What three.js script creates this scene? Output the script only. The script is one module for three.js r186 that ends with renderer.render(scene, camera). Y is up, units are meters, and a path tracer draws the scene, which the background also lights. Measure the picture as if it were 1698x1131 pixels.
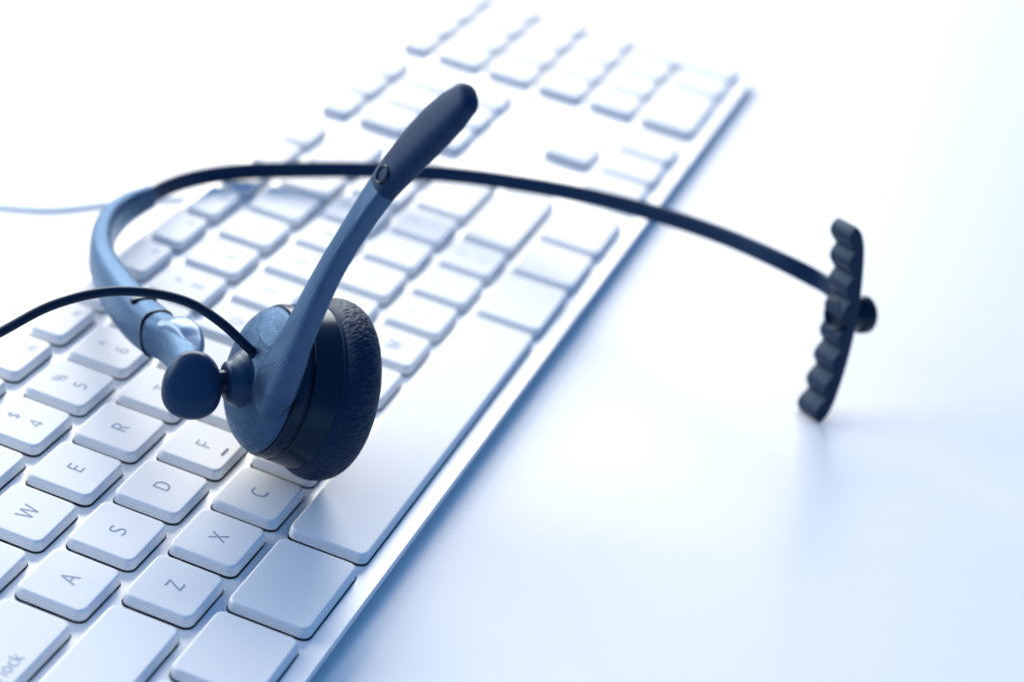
import * as THREE from 'three';
import { FontLoader } from 'three/addons/loaders/FontLoader.js';
import { mergeGeometries, toCreasedNormals } from 'three/addons/utils/BufferGeometryUtils.js';
import { ImprovedNoise } from 'three/addons/math/ImprovedNoise.js';
import { RectAreaLightUniformsLib } from 'three/addons/lights/RectAreaLightUniformsLib.js';

// ---------------------------------------------------------------- frame, camera, light
// Measurements are in millimetres in the keyboard's own frame: x to its right end, y up from its plate,
// z towards the typist. The keyboard is tilted 5.5 degrees on its rear foot; toWorld() gives metres.
const TILT = THREE.MathUtils.degToRad(5.5), LIFT = 5.054e-3, MM = 1e-3;
const tiltM = new THREE.Matrix4().makeRotationX(TILT);
const V = (a) => new THREE.Vector3(a[0], a[1], a[2]);
const toWorld = (a) => V(a).multiplyScalar(MM).applyMatrix4(tiltM).add(new THREE.Vector3(0, LIFT, 0));
const turned = (a) => V(a).applyMatrix4(tiltM).normalize();

const scene = new THREE.Scene();
const camera = new THREE.PerspectiveCamera(20.41, 1024 / 683, 0.02, 20);
{
  const right = turned([0.33519657, 0.17947429, 0.9248958]), up = turned([0.4255054, 0.84702765, -0.31857388]), back = turned([-0.84058814, 0.50033303, 0.20755348]);
  camera.position.copy(toWorld([-226.4727, 249.1385, 99.1524]));
  camera.quaternion.setFromRotationMatrix(new THREE.Matrix4().makeBasis(right, up, back));
}
camera.focus = 0.398;
camera.userData.fStop = 9.5;
const renderer = new THREE.WebGLRenderer({ antialias: true });
renderer.setSize(1024, 683);
renderer.toneMapping = THREE.LinearToneMapping;
renderer.toneMappingExposure = 1.06;
renderer.shadowMap.enabled = true;
RectAreaLightUniformsLib.init();

scene.background = new THREE.Color().setRGB(0.076, 0.243, 0.555);      // blue ambient of the studio
function softbox(rgb, intensity, w, h, from, at) {
  const l = new THREE.RectAreaLight(new THREE.Color().setRGB(...rgb), intensity, w, h);
  l.position.set(...from); l.lookAt(...at); scene.add(l); return l;
}
softbox([1, 0.935, 0.815], 8.7, 2.0, 1.2, [1.85, 1.05, -1.0], [0.2, 0, 0]).name = 'far_softbox';
softbox([1, 0.935, 0.815], 6.2, 1.5, 0.8, [0.15, 0.68, -1.4], [0.2, 0, 0]).name = 'side_softbox';

// ---------------------------------------------------------------- helpers
let seed = 7;
const rnd = () => { seed = (seed * 1664525 + 1013904223) >>> 0; return seed / 4294967296; };
const perlin = new ImprovedNoise();
const mat = (rgb, roughness, o = {}) => new THREE.MeshPhysicalMaterial({ color: new THREE.Color().setRGB(...rgb), roughness, metalness: 0, ...o });
function add(name, geometry, material, parent) {
  const m = new THREE.Mesh(geometry, material);
  m.name = name; m.castShadow = m.receiveShadow = true; parent.add(m); return m;
}
function noiseTexture(size, cell, lo, hi, octaves = 3) {             // tileable-looking fine grain, grey
  const d = new Uint8Array(size * size * 4);
  for (let y = 0; y < size; y++) for (let x = 0; x < size; x++) {
    let s = 0, a = 1, t = 0;
    for (let o = 0; o < octaves; o++) { const k = (2 ** o) / cell; s += a * perlin.noise(x * k, y * k, o * 7.3); t += a; a *= 0.6; }
    const v = Math.max(0, Math.min(255, Math.round(255 * (lo + (hi - lo) * (0.5 + 0.7 * s / t)))));
    const i = (y * size + x) * 4; d[i] = d[i + 1] = d[i + 2] = v; d[i + 3] = 255;
  }
  const tx = new THREE.DataTexture(d, size, size); tx.magFilter = THREE.LinearFilter; tx.minFilter = THREE.LinearMipmapLinearFilter;
  tx.wrapS = tx.wrapT = THREE.MirroredRepeatWrapping; tx.generateMipmaps = true; tx.needsUpdate = true; return tx;
}
function streakTexture(size) {                                       // fine lines along the length of a swept part
  const t = noiseTexture(size, 4, 0.1, 0.9), d = t.image.data;
  for (let y = 0; y < size; y++) for (let x = 0; x < size; x++) { const v = Math.round(255 * (0.5 + 0.42 * perlin.noise(x / 5, y / 150, 3.1) + 0.25 * perlin.noise(x / 2.3, y / 60, 9.7))), i = (y * size + x) * 4; d[i] = d[i + 1] = d[i + 2] = Math.max(0, Math.min(255, v)); }
  return t;
}
function boxUV(g, scale) {                                          // uv in units of `scale` metres, by the way a face points
  const p = g.attributes.position, n = g.attributes.normal, uv = new Float32Array(p.count * 2);
  for (let i = 0; i < p.count; i++) {
    const ax = Math.abs(n.getX(i)), ay = Math.abs(n.getY(i)), az = Math.abs(n.getZ(i));
    const [s, t] = ay >= ax && ay >= az ? [p.getX(i), p.getZ(i)] : ax >= az ? [p.getZ(i), p.getY(i)] : [p.getX(i), p.getY(i)];
    uv[i * 2] = s / scale; uv[i * 2 + 1] = t / scale;
  }
  g.setAttribute('uv', new THREE.BufferAttribute(uv, 2)); return g;
}
const fineGrain = noiseTexture(512, 5, 0.1, 0.9);

// Sweep a (super)elliptic section along a smooth path. Sizes are half-widths [along up, across]; points in mm, keyboard frame.
function sweep(points, sizes, up, { segs = 80, ring = 28, power = 2, cap0 = 0.5, cap1 = 0.5 } = {}) {
  const curve = new THREE.CatmullRomCurve3(points.map(V), false, 'centripetal');
  const L = curve.getLength(), U = V(up).normalize();
  const at = (arr, t, k) => { const x = t * (arr.length - 1), i = Math.min(arr.length - 2, Math.floor(x)), f = x - i; const s = f * f * (3 - 2 * f) * 0.5 + f * 0.5; return arr[i][k] * (1 - s) + arr[i + 1][k] * s; };
  const stations = [];
  const CAP = 7;
  for (let i = 0; i <= CAP; i++) stations.push([0, 1, i / CAP]);
  for (let i = 1; i < segs; i++) stations.push([i / segs, 0, 1]);
  for (let i = CAP; i >= 0; i--) stations.push([1, 2, i / CAP]);
  const pos = [], idx = [], uv = [];
  let frameUp = U.clone();
  stations.forEach(([t, end, q]) => {
    const c = curve.getPoint(t), tan = curve.getTangent(t);
    const u = U.clone().addScaledVector(tan, -U.dot(tan));
    if (u.lengthSq() < 1e-3) u.copy(frameUp); u.normalize(); frameUp = u.clone();
    const s = new THREE.Vector3().crossVectors(tan, u).normalize();
    let a = at(sizes, t, 0), b = at(sizes, t, 1), k = 1;
    if (end) {                                                     // rounded ends
      const depth = Math.min(a, b) * (end === 1 ? cap0 : cap1), ang = q * Math.PI / 2;
      k = Math.max(0.001, Math.sin(ang) ** 0.7); c.addScaledVector(tan, (end === 1 ? -1 : 1) * depth * (Math.cos(ang)));
    }
    for (let j = 0; j <= ring; j++) {
      const th = j / ring * Math.PI * 2, ct = Math.cos(th), st = Math.sin(th);
      const x = Math.sign(ct) * Math.abs(ct) ** (2 / power) * a * k, y = Math.sign(st) * Math.abs(st) ** (2 / power) * b * k;
      const p = c.clone().addScaledVector(u, x).addScaledVector(s, y);
      pos.push(p.x, p.y, p.z); uv.push(j / ring * (a + b) * 3.2 * MM / 0.02, t * L * MM / 0.02);
    }
  });
  const n = ring + 1;
  for (let i = 0; i < stations.length - 1; i++) for (let j = 0; j < ring; j++) {
    const A = i * n + j; idx.push(A, A + n, A + 1, A + 1, A + n, A + n + 1);
  }
  const g = new THREE.BufferGeometry();
  g.setAttribute('position', new THREE.Float32BufferAttribute(pos, 3)); g.setAttribute('uv', new THREE.Float32BufferAttribute(uv, 2)); g.setIndex(idx);
  return smooth(g, n);
}
// normals of a swept grid whose first and last column coincide
function smooth(g, n) {
  g.computeVertexNormals();
  const a = g.attributes.normal;
  for (let i = 0; i < a.count; i += n) {
    const v = new THREE.Vector3(a.getX(i) + a.getX(i + n - 1), a.getY(i) + a.getY(i + n - 1), a.getZ(i) + a.getZ(i + n - 1)).normalize();
    a.setXYZ(i, v.x, v.y, v.z); a.setXYZ(i + n - 1, v.x, v.y, v.z);
  }
  return g;
}
// Surface of revolution about an axis through `centre` (mm). profile = [[s along axis, r], ...]; wobble moves a point outwards.
function turnedPart(centre, axis, profile, { seg = 96, wobble = null, creased = false } = {}) {
  const A = V(axis).normalize(), X = new THREE.Vector3(0, 1, 0).addScaledVector(A, -A.y).normalize(), Y = new THREE.Vector3().crossVectors(A, X);
  const pos = [], idx = [], uv = [], n = seg + 1;
  profile.forEach(([s, r], i) => {
    const p0 = profile[Math.max(0, i - 1)], p1 = profile[Math.min(profile.length - 1, i + 1)];
    const ds = p1[0] - p0[0], dr = p1[1] - p0[1], l = Math.hypot(ds, dr) || 1;
    for (let j = 0; j <= seg; j++) {
      const th = j / seg * Math.PI * 2, w = wobble ? wobble(j === seg ? 0 : th, i / (profile.length - 1)) : 0;
      const rr = r + w * ds / l, ss = s - w * dr / l;
      const p = V(centre).addScaledVector(A, ss).addScaledVector(X, rr * Math.cos(th)).addScaledVector(Y, rr * Math.sin(th));
      pos.push(p.x, p.y, p.z); uv.push(th * 18 * MM / 0.02, i * 0.05);
    }
  });
  for (let i = 0; i < profile.length - 1; i++) for (let j = 0; j < seg; j++) { const a = i * n + j; idx.push(a, a + 1, a + n, a + 1, a + n + 1, a + n); }
  const g = new THREE.BufferGeometry();
  g.setAttribute('position', new THREE.Float32BufferAttribute(pos, 3)); g.setAttribute('uv', new THREE.Float32BufferAttribute(uv, 2)); g.setIndex(idx);
  return smooth(g, n);
}
// rounded profile from corner points: each corner replaced by a short curve
function rounded(corners, r = 0.5, k = 4) {
  const out = [corners[0]];
  for (let i = 1; i < corners.length - 1; i++) {
    const [a, b, c] = [corners[i - 1], corners[i], corners[i + 1]].map((q) => new THREE.Vector2(...q));
    const u = a.clone().sub(b), v = c.clone().sub(b), d = Math.min(r, u.length() * 0.45, v.length() * 0.45);
    const s = b.clone().addScaledVector(u.normalize(), d), e = b.clone().addScaledVector(v.normalize(), d);
    for (let j = 0; j <= k; j++) { const t = j / k, p = s.clone().multiplyScalar((1 - t) ** 2).addScaledVector(b, 2 * t * (1 - t)).addScaledVector(e, t * t); out.push([p.x, p.y]); }
  }
  out.push(corners[corners.length - 1]); return out;
}
// mm in the keyboard frame -> metres in the world, relative to the group's own place
function settle(g, base) {
  g.scale(MM, MM, MM).applyMatrix4(tiltM).translate(-base.x, LIFT - base.y, -base.z);
  return g;
}

// ---------------------------------------------------------------- materials
const blueSheen = { specularColor: new THREE.Color(0.35, 0.65, 1), specularIntensity: 0.6 };   // dyed plastics of the headset
const M = {
  table: mat([0.82, 0.83, 0.84], 0.36, { specularIntensity: 0.4, bumpMap: fineGrain, bumpScale: 0.00002 }),
  plate: mat([0.85, 0.86, 0.88], 0.42, { metalness: 0.25, bumpMap: fineGrain, bumpScale: 0.000012 }),
  cap: mat([0.82, 0.83, 0.84], 0.42, { specularIntensity: 0.6 }),
  base: mat([0.70, 0.71, 0.73], 0.5),
  shadedWell: mat([0.20, 0.21, 0.23], 0.6),  // bed and plungers coloured darker to add shade in the key gaps
  legend: mat([0.25, 0.32, 0.43], 0.6),
  usb: mat([0.86, 0.87, 0.88], 0.45),
  silver: mat([0.040, 0.082, 0.158], 0.30, { metalness: 0.6, specularColor: new THREE.Color(0.55, 0.78, 1), bumpMap: fineGrain, bumpScale: 0.00009 }),
  dark: mat([0.007, 0.022, 0.060], 0.5, { ...blueSheen, specularIntensity: 0.35, bumpMap: fineGrain, bumpScale: 0.00003 }),
  micTip: mat([0.012, 0.030, 0.074], 0.5, { ...blueSheen, specularIntensity: 0.35, bumpMap: fineGrain, bumpScale: 0.00003 }),
  bracket: mat([0.13, 0.21, 0.34], 0.32, { metalness: 0.5 }),
  slate: mat([0.014, 0.035, 0.080], 0.28, { ...blueSheen, bumpMap: fineGrain, bumpScale: 0.00003 }),
  gloss: mat([0.007, 0.012, 0.024], 0.22, { ...blueSheen }),
  leather: mat([0.007, 0.018, 0.044], 0.4, { ...blueSheen, bumpMap: fineGrain, bumpScale: 0.00012 }),
  rubber: mat([0.007, 0.018, 0.044], 0.5, { ...blueSheen }),
  cordm: mat([0.005, 0.011, 0.027], 0.4, { ...blueSheen }),
};

M.shell = M.silver.clone(); M.shell.roughness = 0.42; M.shell.roughnessMap = noiseTexture(512, 34, 0.15, 1.25, 4); M.shell.bumpScale = 0.00016;
M.stalk = M.silver.clone(); M.stalk.bumpMap = streakTexture(256); M.stalk.bumpScale = 0.00012; M.stalk.roughness = 0.34;

// ---------------------------------------------------------------- tabletop
{
  const g = boxUV(new THREE.BoxGeometry(3, 0.03, 3), 0.25);
  const t = add('tabletop', g, M.table, scene);
  t.position.set(0.4, -0.015, 0); t.userData = { kind: 'structure', label: 'smooth white glossy tabletop under the keyboard and headset' };
}

// ---------------------------------------------------------------- keyboard
const P = 19.05, ROW = 18.6, OW = 16.39, OD = 16.04, SLOT = 0.12, TOP = 2.78;
const keyboard = new THREE.Group();
keyboard.name = 'keyboard'; keyboard.userData = { label: 'slim white computer keyboard with number pad lying across the table', category: 'keyboard' };
keyboard.position.set(0, LIFT, 0); keyboard.rotation.x = TILT; scene.add(keyboard);

const keys = [];                                                    // [x0, x1, zFront, zBack, legend, size, kind]
const rowZ = (r) => [-(r * ROW + (ROW - OD) / 2) + (r === 0 ? 2.85 : 0), -(r * ROW + ROW - (ROW - OD) / 2)];
function key(u0, u1, r, legend = null, kind = '') {
  const e = (P - OW) / 2, [zf, zb] = rowZ(r); keys.push({ x0: u0 * P + e, x1: u1 * P - e, zf, zb, legend, kind });
}
const spans = (list, r) => list.forEach(([u0, u1, l, k]) => key(u0, u1, r, l, k));
spans([[0, 1.5], [1.5, 2.75], [2.75, 4.25], [4.25, 10.25, null, 'space'], [10.25, 11.75], [11.75, 13], [13, 14.5]], 0);
spans([[0, 2.25], ...[...'ZXCVBNM'].map((c, i) => [2.25 + i, 3.25 + i, c]), [9.25, 10.25, '<,', 'pair'], [10.25, 11.25, '>.', 'pair'], [11.25, 12.25, '?/', 'pair'], [12.25, 14.5]], 1);
spans([[0, 1.75, 'caps lock', 'word'], ...[...'ASDFGHJKL'].map((c, i) => [1.75 + i, 2.75 + i, c, c === 'F' || c === 'J' ? 'home' : '']), [10.75, 11.75, ':;', 'pair'], [11.75, 12.75, '"\'', 'pair'], [12.75, 14.5]], 2);
spans([[0, 1.5], ...[...'QWERTYUIOP'].map((c, i) => [1.5 + i, 2.5 + i, c]), [11.5, 12.5, '{[', 'pair'], [12.5, 13.5, '}]', 'pair'], [13.5, 14.5, '|\\', 'pair']], 3);
spans([...['~`', '!1', '@2', '#3', '$4', '%5', '^6', '&7', '*8', '(9', ')0', '_-', '+='].map((c, i) => [i, i + 1, c, 'pair']), [13, 14.5]], 4);
spans([[15, 16], [16, 17], [17, 18]], 0); spans([[16, 17]], 1);       // arrows
for (const r of [3, 4]) spans([[15, 16], [16, 17], [17, 18]], r);
spans([[18.5, 20.5], [20.5, 21.5]], 0);
for (const r of [1, 2, 3, 4]) spans([[18.5, 19.5], [19.5, 20.5], [20.5, 21.5]], r);
for (const r of [2, 3, 4]) spans([[21.5, 22.5]], r);
{ const e = (P - OW) / 2; keys.push({ x0: 21.5 * P + e, x1: 22.5 * P - e, zf: rowZ(0)[0], zb: rowZ(1)[1], legend: null, kind: '' }); }
const FZ = [-95.0, -104.9];                                          // function row
for (let i = 0; i < 14; i++) { const w = 14.5 * P / 14, e = (P - OW) / 2; keys.push({ x0: i * w + e, x1: (i + 1) * w - e, zf: FZ[0], zb: FZ[1], legend: i > 0 && i < 13 ? 'F' + i : null, kind: 'function' }); }
for (const u of [15, 16, 17, 18.5, 19.5, 20.5, 21.5]) { const e = (P - OW) / 2; keys.push({ x0: u * P + e, x1: (u + 1) * P - e, zf: FZ[0], zb: FZ[1], legend: null, kind: 'function' }); }

function roundRect(x0, x1, z0, z1, r, seg, Path = THREE.Shape) {      // in the (x, -z) plane
  const s = new Path();
  const pts = [];
  for (const [cx, cy, a0] of [[x1 - r, z1 - r, 0], [x0 + r, z1 - r, 90], [x0 + r, z0 + r, 180], [x1 - r, z0 + r, 270]])
    for (let i = 0; i <= seg; i++) { const a = (a0 + 90 * i / seg) * Math.PI / 180; pts.push(new THREE.Vector2(cx + r * Math.cos(a), cy + r * Math.sin(a))); }
  s.setFromPoints(pts); s.closePath(); return s;
}
{
  const shape = roundRect(-4.6, 22.5 * P + 4.6, -6.2, 108.2, 5, 8);
  for (const k of keys) shape.holes.push(roundRect(k.x0, k.x1, -k.zf, -k.zb, 2.0, 5, THREE.Path));
  const g = new THREE.ExtrudeGeometry(shape, { depth: 1.5, bevelEnabled: true, bevelThickness: 0.22, bevelSize: 0.22, bevelOffset: -0.22, bevelSegments: 2, curveSegments: 6 });
  g.rotateX(-Math.PI / 2).translate(0, -1.5 - 0.22, 0).scale(MM, MM, MM); boxUV(g, 0.04);
  add('top_plate', g, M.plate, keyboard);
  const lower = new THREE.ExtrudeGeometry(roundRect(-1.8, 22.5 * P + 1.8, -3.4, 105.6, 4, 8), { depth: 1.6, bevelEnabled: true, bevelThickness: 0.4, bevelSize: 0.6, bevelOffset: -0.6, bevelSegments: 3 });
  lower.rotateX(-Math.PI / 2).translate(0, -4.3, 0).scale(MM, MM, MM); add('bottom_case', lower, M.base, keyboard);
  const shadedWell = new THREE.BoxGeometry((22.5 * P + 2) * MM, 0.2 * MM, 108 * MM); shadedWell.translate((22.5 * P / 2) * MM, -2.05 * MM, -51 * MM); add('key_bed', shadedWell, M.shadedWell, keyboard);
  const foot = new THREE.ExtrudeGeometry(roundRect(-1.5, 22.5 * P + 1.5, 88, 106, 4, 6), { depth: 8.6, bevelEnabled: true, bevelThickness: 0.6, bevelSize: 0.6, bevelOffset: -0.6, bevelSegments: 3 });
  foot.rotateX(-Math.PI / 2).translate(0, -13.0, 0);
  { const p = foot.attributes.position; for (let i = 0; i < p.count; i++) if (p.getY(i) < -8) p.setY(i, (p.getY(i) + 13.6) + (-5.054 / Math.cos(TILT)) + p.getZ(i) * Math.tan(TILT) + 0.15); }
  foot.computeVertexNormals(); foot.scale(MM, MM, MM); add('rear_foot', foot, M.base, keyboard);
  for (const x of [20, 408]) {
    const pad = new THREE.CylinderGeometry(4, 4, 0.6, 24); pad.scale(1.6, 1, 0.6).translate(x, -4.9, 1).scale(MM, MM, MM);
    add('rubber_foot', pad, M.rubber, keyboard);
  }
}
function capGeometry(w, d) {                                          // centred on the key, metres
  const rings = [[0.32, 3, 0.6], [0.32, 0.08, 1.9], [0.40, 0, 1.9], [2.15, 0.18, 1.85], [2.48, 0.25, 1.8], [2.67, 0.38, 1.75], [2.75, 0.56, 1.65], [TOP, 0.78, 1.55], [TOP + 0.003, 1.1, 1.4]];
  const pos = [], idx = [], SEG = 5, n = 4 * (SEG + 1);
  for (const [y, inset, r] of rings) {
    const hx = w / 2 - inset, hz = d / 2 - inset;
    for (const [sx, sz, a0] of [[1, 1, 0], [-1, 1, 90], [-1, -1, 180], [1, -1, 270]])
      for (let i = 0; i <= SEG; i++) { const a = (a0 + 90 * i / SEG) * Math.PI / 180; pos.push(sx * (hx - r) + r * Math.cos(a), y, sz * (hz - r) + r * Math.sin(a)); }
  }
  for (let k = 0; k < rings.length - 1; k++) for (let j = 0; j < n; j++) { const a = k * n + j, b = k * n + (j + 1) % n; idx.push(a, a + n, b, b, a + n, b + n); }
  const c = pos.length / 3, last = (rings.length - 1) * n; pos.push(0, TOP + 0.01, 0);
  for (let j = 0; j < n; j++) idx.push(last + j, c, last + (j + 1) % n);
  const g = new THREE.BufferGeometry();
  g.setAttribute('position', new THREE.Float32BufferAttribute(pos, 3)); g.setIndex(idx); g.scale(MM, MM, MM); g.computeVertexNormals();
  return boxUV(g, 0.04);
}
const font = await new FontLoader().loadAsync('fonts/droid/droid_sans_regular.typeface.json');
function glyphs(text, size, x, z) {                                   // flat print centred at (x, z) on a key top, mm
  const parts = [], g = new THREE.ShapeGeometry(font.generateShapes(text, size), 5);
  g.computeBoundingBox(); const b = g.boundingBox;
  g.translate(-(b.min.x + b.max.x) / 2, -(b.min.y + b.max.y) / 2, 0).rotateX(-Math.PI / 2).translate(x, TOP + 0.05, z);
  return g;
}
const caps = new Map();
for (const k of keys) {
  const w = k.x1 - k.x0 - 2 * SLOT, d = k.zf - k.zb - 2 * SLOT, id = w.toFixed(2) + ',' + d.toFixed(2);
  if (!caps.has(id)) caps.set(id, capGeometry(w, d));
  const m = add(k.kind === 'space' ? 'space_bar' : 'key', caps.get(id), M.cap, keyboard);
  m.position.set((k.x0 + k.x1) / 2 * MM, (rnd() - 0.5) * 0.12 * MM, (k.zf + k.zb) / 2 * MM);
  m.rotation.set((rnd() - 0.5) * 0.008, 0, (rnd() - 0.5) * (w > 30 ? 0.001 : 0.008));
  const ps = 'plunger' + id;
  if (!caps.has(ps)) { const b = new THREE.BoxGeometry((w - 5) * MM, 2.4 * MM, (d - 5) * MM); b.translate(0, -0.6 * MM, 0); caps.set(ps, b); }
  add('plunger', caps.get(ps), M.shadedWell, m);
  if (!k.legend) continue;
  let g;
  if (k.kind === 'pair') { const [s, c] = k.legend; g = mergeGeometries([glyphs(s, 2.9, 0, -2.9), glyphs(c, 3.2, 0, 2.6)]); }
  else if (k.kind === 'word') { g = glyphs(k.legend, 2.6, 0, 0); g.computeBoundingBox(); g.translate(-w / 2 + 2.2 - g.boundingBox.min.x, 0, d / 2 - 3.4); }
  else if (k.kind === 'function') g = glyphs(k.legend, 1.7, 3.6, 1.6);
  else g = glyphs(k.legend, 3.7, 0, 0);
  g.scale(MM, MM, MM); add('legend', g, M.legend, m);
  if (k.kind === 'home') { const bar = new THREE.CapsuleGeometry(0.32, 2.6, 4, 10); bar.rotateZ(Math.PI / 2).scale(1, 0.6, 1).translate(0, TOP + 0.05, 5.2).scale(MM, MM, MM); add('homing_bar', bar, M.legend, m); }
}
{
  const usb = [[330.0, -19.0, -330], [240.0, -20.0, -250], [183.3, -17.5, -192.0], [188.2, -11.1, -156.0], [191.9, -8.6, -141.1], [203.8, -7.4, -128.9], [216, -6.5, -116], [220, -5.2, -106]];
  const g = sweep(usb, usb.map(() => [1.5, 1.5]), [0, 1, 0], { segs: 90, ring: 14 }); g.scale(MM, MM, MM); add('cable', g, M.usb, keyboard);
}

// ---------------------------------------------------------------- headset
const AX = [0.65070173, -0.24589982, 0.71841529];                    // ear cup axis, towards the ear cushion
const CUP = [98.3, 26.24, -33.66];
const onAxis = (s) => CUP.map((c, i) => c + s * AX[i]);
const N = [0.0865, 0.982, -0.168];                                    // normal of the headband's plane
const base = toWorld([108, 0, -22]); base.y = 0;
const headset = new THREE.Group();
headset.name = 'headset'; headset.position.copy(base); scene.add(headset);
headset.userData = { label: 'dark blue single ear headset with microphone boom resting over the keyboard', category: 'headset' };
const part = (name, g, m, parent = headset) => add(name, settle(g, base), m, parent);

{ // ear cushion: soft ring covered in creased leatherette
  const prof = [];
  for (let i = 0; i <= 44; i++) {                                     // from the housing, over the rim, down into the middle of the ear side
    const a = -Math.PI * 0.5 + (i / 44) * Math.PI * 1.25;             // -90 .. 135 degrees
    const s = 14.6 + 5.2 * Math.sin(a) * (a > 0 ? 1 : 0.95), r = 15.4 + 4.9 * Math.sign(Math.cos(a)) * Math.abs(Math.cos(a)) ** 0.75;
    prof.push([s, r]);
  }
  prof.push([18.2, 8]); prof.push([18.0, 0.01]);
  const wob = (th, t) => {
    const x = Math.cos(th) * 9, y = Math.sin(th) * 9;
    const crease = Math.abs(perlin.noise(x * 8.5 + t * 3, y * 8.5, t * 9)) , fine = perlin.noise(x * 24, y * 24, t * 46);
    const soft = Math.max(0, Math.sin(Math.min(1, Math.max(0, (t - 0.08) / 0.7)) * Math.PI));
    return soft * (0.12 - 0.75 * Math.max(0, 0.16 - crease) / 0.16 * 0.36 + 0.09 * fine);
  };
  part('ear_cushion', turnedPart(CUP, AX, prof, { seg: 420, wobble: wob }), M.leather);
}
{ // dark housing ring behind the cushion, with its seam
  const h = part('ear_housing', turnedPart(CUP, AX, rounded([[0.6, 10], [0.6, 16.6], [2.0, 17.0], [3.0, 17.0], [3.2, 16.6], [3.7, 16.6], [3.9, 17.3], [9.9, 18.4], [11.2, 17.6], [11.2, 12]], 0.35)), M.gloss);
  part('seam_ring', turnedPart(CUP, AX, rounded([[10.0, 17], [9.8, 18.45], [10.1, 18.75], [10.7, 18.7], [11, 18], [11, 17]], 0.2)), M.dark, h);
}
const earCup = part('ear_cup', boxUV(turnedPart(CUP, AX, rounded([[-6.6, 0.01], [-6.3, 5], [-5.0, 10.2], [-2.8, 14.0], [-0.6, 15.9], [0.5, 16.1], [1.0, 15.4], [1.0, 10]], 1.2, 5)), 20), M.shell);
{
  const at = [91.0, 19.2, -36.0], s0 = -4.7, out = V(at).sub(V(onAxis(s0))).normalize().multiplyScalar(0.5).addScaledVector(V(AX), -0.86).normalize();
  part('screw_hole_shade', turnedPart(at, out.toArray(), rounded([[-0.8, 1.0], [0.25, 1.0], [0.35, 0.8], [0.1, 0.65], [0.05, 0.01]], 0.1), { seg: 28 }), M.gloss, earCup);  // dark disc on the shell, coloured as the shade in a screw hole
  part('boom_stop', sweep([[101.6, 37.0, -33.8], [103.2, 37.6, -35.0], [104.6, 38.4, -35.8]], [[2.2, 1.7], [2.0, 1.5], [1.5, 1.1]], AX, { segs: 12, cap1: 1 }), M.slate, earCup);
}
{ // hub that carries the cord, the pivot and the boom
  const hub = part('hub', sweep([[97.2, 26.0, -33.5], [94.8, 27.0, -35.3], [92.6, 27.3, -37.1], [90.9, 27.5, -38.8]], [[7.6, 8.0], [7.0, 7.2], [5.6, 5.7], [4.2, 4.2]], [0, 1, 0], { power: 2.4, cap1: 0.25 }), M.slate);
  part('pivot_pin', sweep([[91.3, 27.5, -38.4], [87.6, 27.6, -41.9]], [[2.7, 2.7], [2.7, 2.7]], [0, 1, 0], { segs: 8 }), M.gloss, hub);
}
// pivot paddle, neck, slider and headband
{
  const g = new THREE.SphereGeometry(1, 56, 40), p = g.attributes.position, sq = (v, e) => Math.sign(v) * Math.abs(v) ** e;
  for (let i = 0; i < p.count; i++) p.setXYZ(i, sq(p.getX(i), 0.92) * (6.3 - 0.7 * p.getY(i)), sq(p.getY(i), 0.92) * 7.4, sq(p.getZ(i), 0.72) * 4.2);
  const right = V([0.3352, 0.1795, 0.9249]), up = V([0.4255, 0.847, -0.3186]), back = V([-0.8406, 0.5003, 0.2076]);
  g.rotateZ(-0.12); g.applyMatrix4(new THREE.Matrix4().makeBasis(right, up, back).setPosition(85.6, 27.3, -44.4)); g.computeVertexNormals();
  part('pivot_paddle', g, M.slate);
}
const barT = V([199.5, 2.37, 77.3]), barY = V(N).addScaledVector(V([0.7099, 0.0578, 0.7019]), 0.08).normalize();
const barZ = new THREE.Vector3().crossVectors(V([0.7099, 0.0578, 0.7019]), barY).normalize(), barX = new THREE.Vector3().crossVectors(barY, barZ).normalize();   // out from the head, up, towards the ear side of the photograph's viewer
const barMid = barT.clone().addScaledVector(barY, 26.5).addScaledVector(barX, -0.2).addScaledVector(barZ, -3), barHub = barMid.clone().addScaledVector(barY, 1.4);
const BAND = [[189.1, 6.6, -111.7], [201.1, 5.6, -111.4], [212.2, 5.2, -107.9], [222.8, 5.6, -100.0], [230.8, 6.8, -88.7], [240.6, 9.1, -70.5], [248.6, 12.7, -45.8], [249.7, 17.3, -18.9], [247.2, 20.7, -0.5], [241.3, 24.5, 18.3], [232.2, 28.6, 37.2], [218.9, 33.1, 56.0], ...[[-11, 3.4], [-6, 3.2], [-2, 3.0]].map(([z, x]) => barHub.clone().addScaledVector(barY, 5.4).addScaledVector(barZ, z).addScaledVector(barX, x).toArray())], SLEEVE = [[106.8, 22.4, -64.0], [113.8, 20.2, -72.7], [125.1, 17.2, -84.1], [137.7, 14.2, -95.1], [150.6, 11.6, -103.1], [166.6, 8.9, -110.0], [180.2, 7.3, -112.3], [191.0, 6.5, -111.5]], NECK = [[106.8, 22.4, -64.0], [103.6, 23.6, -58.2], [97.0, 25.3, -52.4], [90.5, 26.5, -47.6]];
const neck = part('arm_neck', sweep(NECK, [[5.4, 4.1], [5.3, 4.1], [4.6, 3.9], [4.2, 3.8]], N, { power: 2.4, cap0: 0.3 }), M.silver);
part('hinge_bracket', sweep([[104.4, 27.0, -60.6], [103.4, 28.4, -57.2], [101.4, 28.9, -54.0], [98.7, 28.6, -51.4], [94.4, 28.2, -49.2]], [[1.6, 3.0], [2.0, 3.2], [2.0, 3.0], [1.8, 2.6], [1.5, 2.2]], N, { segs: 40, power: 2.6, cap0: 1, cap1: 1 }), M.bracket, neck);
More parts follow.
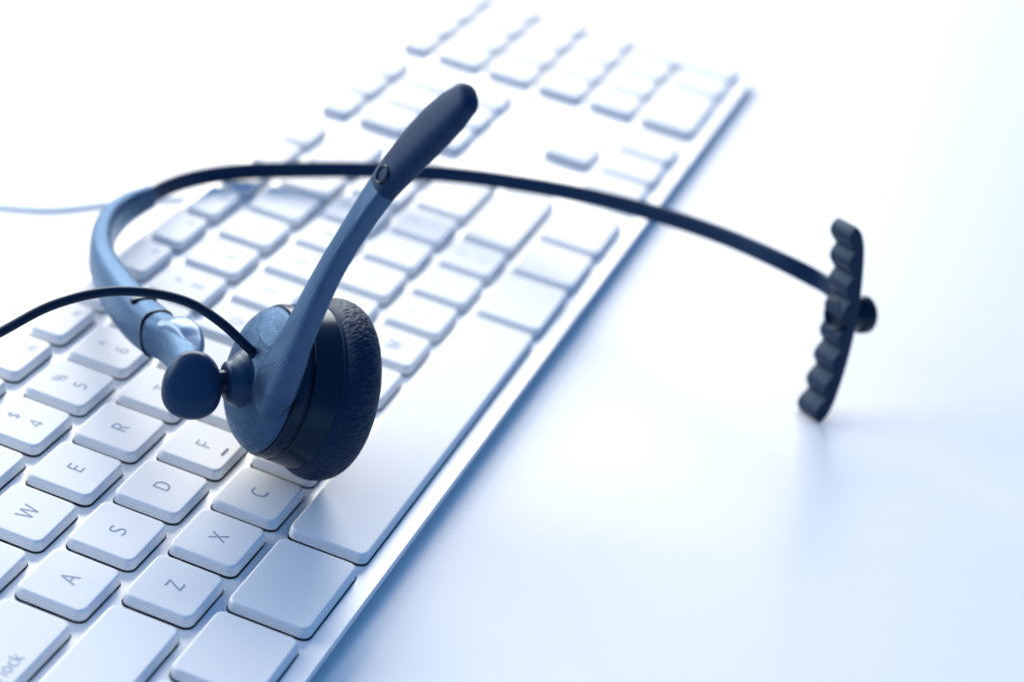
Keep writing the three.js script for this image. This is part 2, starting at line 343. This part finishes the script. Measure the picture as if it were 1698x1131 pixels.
{
  const s0 = V(SLEEVE[0]), d0 = V(SLEEVE[1]).sub(s0).normalize(), back = (k) => s0.clone().addScaledVector(d0, k).toArray();
  const s = part('slider_arm', sweep(SLEEVE, [[5.6, 4.3], [5.9, 4.2], [6.0, 3.8], [5.8, 3.3], [5.4, 2.9], [4.8, 2.6], [4.1, 2.3], [3.3, 1.9]], N, { segs: 120, power: 2.8, cap0: 0.12 }), M.silver);
  part('seam_ring', sweep([back(-0.35), back(0.15)], [[5.66, 4.36], [5.66, 4.36]], N, { segs: 2, power: 2.8, cap0: 0.05, cap1: 0.05 }), M.gloss, s);
  const k0 = V(SLEEVE[0]).lerp(V(SLEEVE[1]), 0.7).addScaledVector(V(N), 4.9).addScaledVector(new THREE.Vector3().crossVectors(V(SLEEVE[1]).sub(s0), V(N)).normalize(), 0), across = new THREE.Vector3().crossVectors(d0, V(N)).normalize();
  part('notch_shade', sweep([k0.clone().addScaledVector(across, -2.6).toArray(), k0.clone().addScaledVector(across, 2.6).toArray()], [[1.3, 1.0], [1.3, 1.0]], N, { segs: 4, power: 4 }), M.gloss, s);  // dark block set on the arm, standing in for a shaded notch
}
part('headband', sweep(BAND, BAND.map(() => [2.45, 0.9]), N, { segs: 200, power: 3.5 }), M.dark);
{ // boom: grey stalk, dark microphone paddle with its port
  const B = [[86.1, 29.7, -27.0], [86.0, 39.1, -24.4], [86.6, 50.6, -21.7], [88.9, 63.3, -18.7], [91.3, 74.6, -15.0], [93.8, 85.3, -10.8], [94.9, 97.3, -4.2], [94.73, 105.3, 1.0]].map(V);
  const c = new THREE.CatmullRomCurve3(B, false, 'centripetal');
  const cut = (t0, t1, k) => Array.from({ length: k + 1 }, (_, i) => c.getPoint(t0 + (t1 - t0) * i / k).toArray());
  const boom = part('microphone_boom', sweep(cut(0, 0.675, 12), [[3.0, 5.0], [3.6, 6.0], [3.2, 5.3], [2.6, 4.2], [2.4, 3.6], [2.3, 3.1], [2.2, 2.95], [2.3, 3.2], [2.4, 3.6]], AX, { power: 3.2, segs: 100, cap1: 0.05 }), M.stalk);
  const tip = part('microphone', sweep(cut(0.675, 1, 10), [[2.5, 3.7], [2.7, 4.3], [2.8, 4.8], [2.8, 4.9], [2.6, 4.6], [2.3, 3.6]], AX, { power: 2.7, segs: 70, cap0: 0.05, cap1: 1.0 }), M.micTip, boom);
  const p = c.getPoint(0.715), tan = c.getTangent(0.715), ax = V(AX).addScaledVector(tan, -V(AX).dot(tan)).normalize().negate();
  const side = new THREE.Vector3().crossVectors(tan, ax).normalize();
  p.addScaledVector(ax, 2.2).addScaledVector(side, 0.9);
  part('port_rim', turnedPart(p.toArray(), ax.toArray(), rounded([[-0.6, 2.05], [0.6, 2.05], [0.85, 1.8], [0.6, 1.5], [-0.4, 1.45]], 0.2), { seg: 40 }), M.gloss, tip);
  part('port_hole_shade', turnedPart(p.toArray(), ax.toArray(), rounded([[-0.4, 1.5], [0.15, 1.5], [0.15, 0.01]], 0.1), { seg: 32 }), M.cordm, tip);  // black disc over the solid tip, painting the dark of the port hole
}
// temple bar at the far end of the band
{
  const sh = [], H = 26.4, bow = (y) => 3.4 * (1 - (y / H) ** 2), K = 8;
  const end = (y, l) => Math.sqrt(Math.max(0.0004, 1 - (Math.max(0, Math.abs(y) - (H - l)) / l) ** 2));
  for (let i = 0; i <= 40; i++) { const y = -H + 2 * H * i / 40; sh.push([bow(y) + 2.1 * end(y, 7), y]); }
  for (let i = 1; i < 160; i++) { const y = H - 2 * H * i / 160; sh.push([bow(y) - (0.8 + 1.75 * Math.abs(Math.sin((y / (2 * H) + 0.5) * Math.PI * K)) ** 1.15) * end(y, 1.6), y]); }
  const W = 9.0;
  const g = new THREE.ExtrudeGeometry(new THREE.Shape(sh.map((q) => new THREE.Vector2(...q))), { depth: W - 1.4, bevelEnabled: true, bevelThickness: 0.7, bevelSize: 0.5, bevelOffset: -0.5, bevelSegments: 4 });
  g.translate(0, 0, -(W - 1.4) / 2);
  g.applyMatrix4(new THREE.Matrix4().makeBasis(barX, barY, barZ).setPosition(barMid));
  g.deleteAttribute('normal'); g.deleteAttribute('uv');
  const bar = part('temple_bar', toCreasedNormals(g, 0.7), M.rubber);
  const ax = barX.toArray(), at = barHub.toArray();
  part('pivot_knob', turnedPart(at, ax, rounded([[2, 0.01], [2, 3.9], [8.2, 3.9], [8.8, 4.9], [11.2, 4.9], [11.9, 4.2], [11.9, 0.01]], 0.6), { seg: 48 }), M.gloss, bar);
  part('pivot_socket', turnedPart(at, ax, rounded([[3.4, 4.1], [1.0, 4.1], [0.8, 3.6], [1.2, 2.9], [2.2, 2.4], [2.4, 0.01]], 0.4), { seg: 48 }), M.gloss, bar);
}
{ // cord from the hub out over the table
  const C = [[95.6, 31.5, -33.2], [95.3, 32.7, -33.8], [93.6, 36.4, -37.3], [93.0, 39.7, -42.4], [92.7, 42.1, -49.7], [91.0, 42.6, -57.5], [87.3, 41.4, -66.9], [81.1, 37.8, -76.0], [74.0, 31.3, -84.2], [64, 14, -104], [56, -8, -124], [38, -15.6, -138], [0, -17.6, -155], [-60, -20.0, -180]];
  const cord = part('cord', sweep(C, C.map(() => [1.05, 1.05]), [0.3, 1, 0.2], { segs: 160, ring: 16 }), M.cordm);
  part('strain_relief', sweep([[95.9, 30.9, -32.8], [95.3, 32.7, -33.8], [94.6, 34.3, -35.2]], [[2.0, 2.0], [1.8, 1.8], [1.4, 1.4]], [0.3, 1, 0.2], { segs: 12, ring: 20 }), M.cordm, cord);
}

renderer.render(scene, camera);
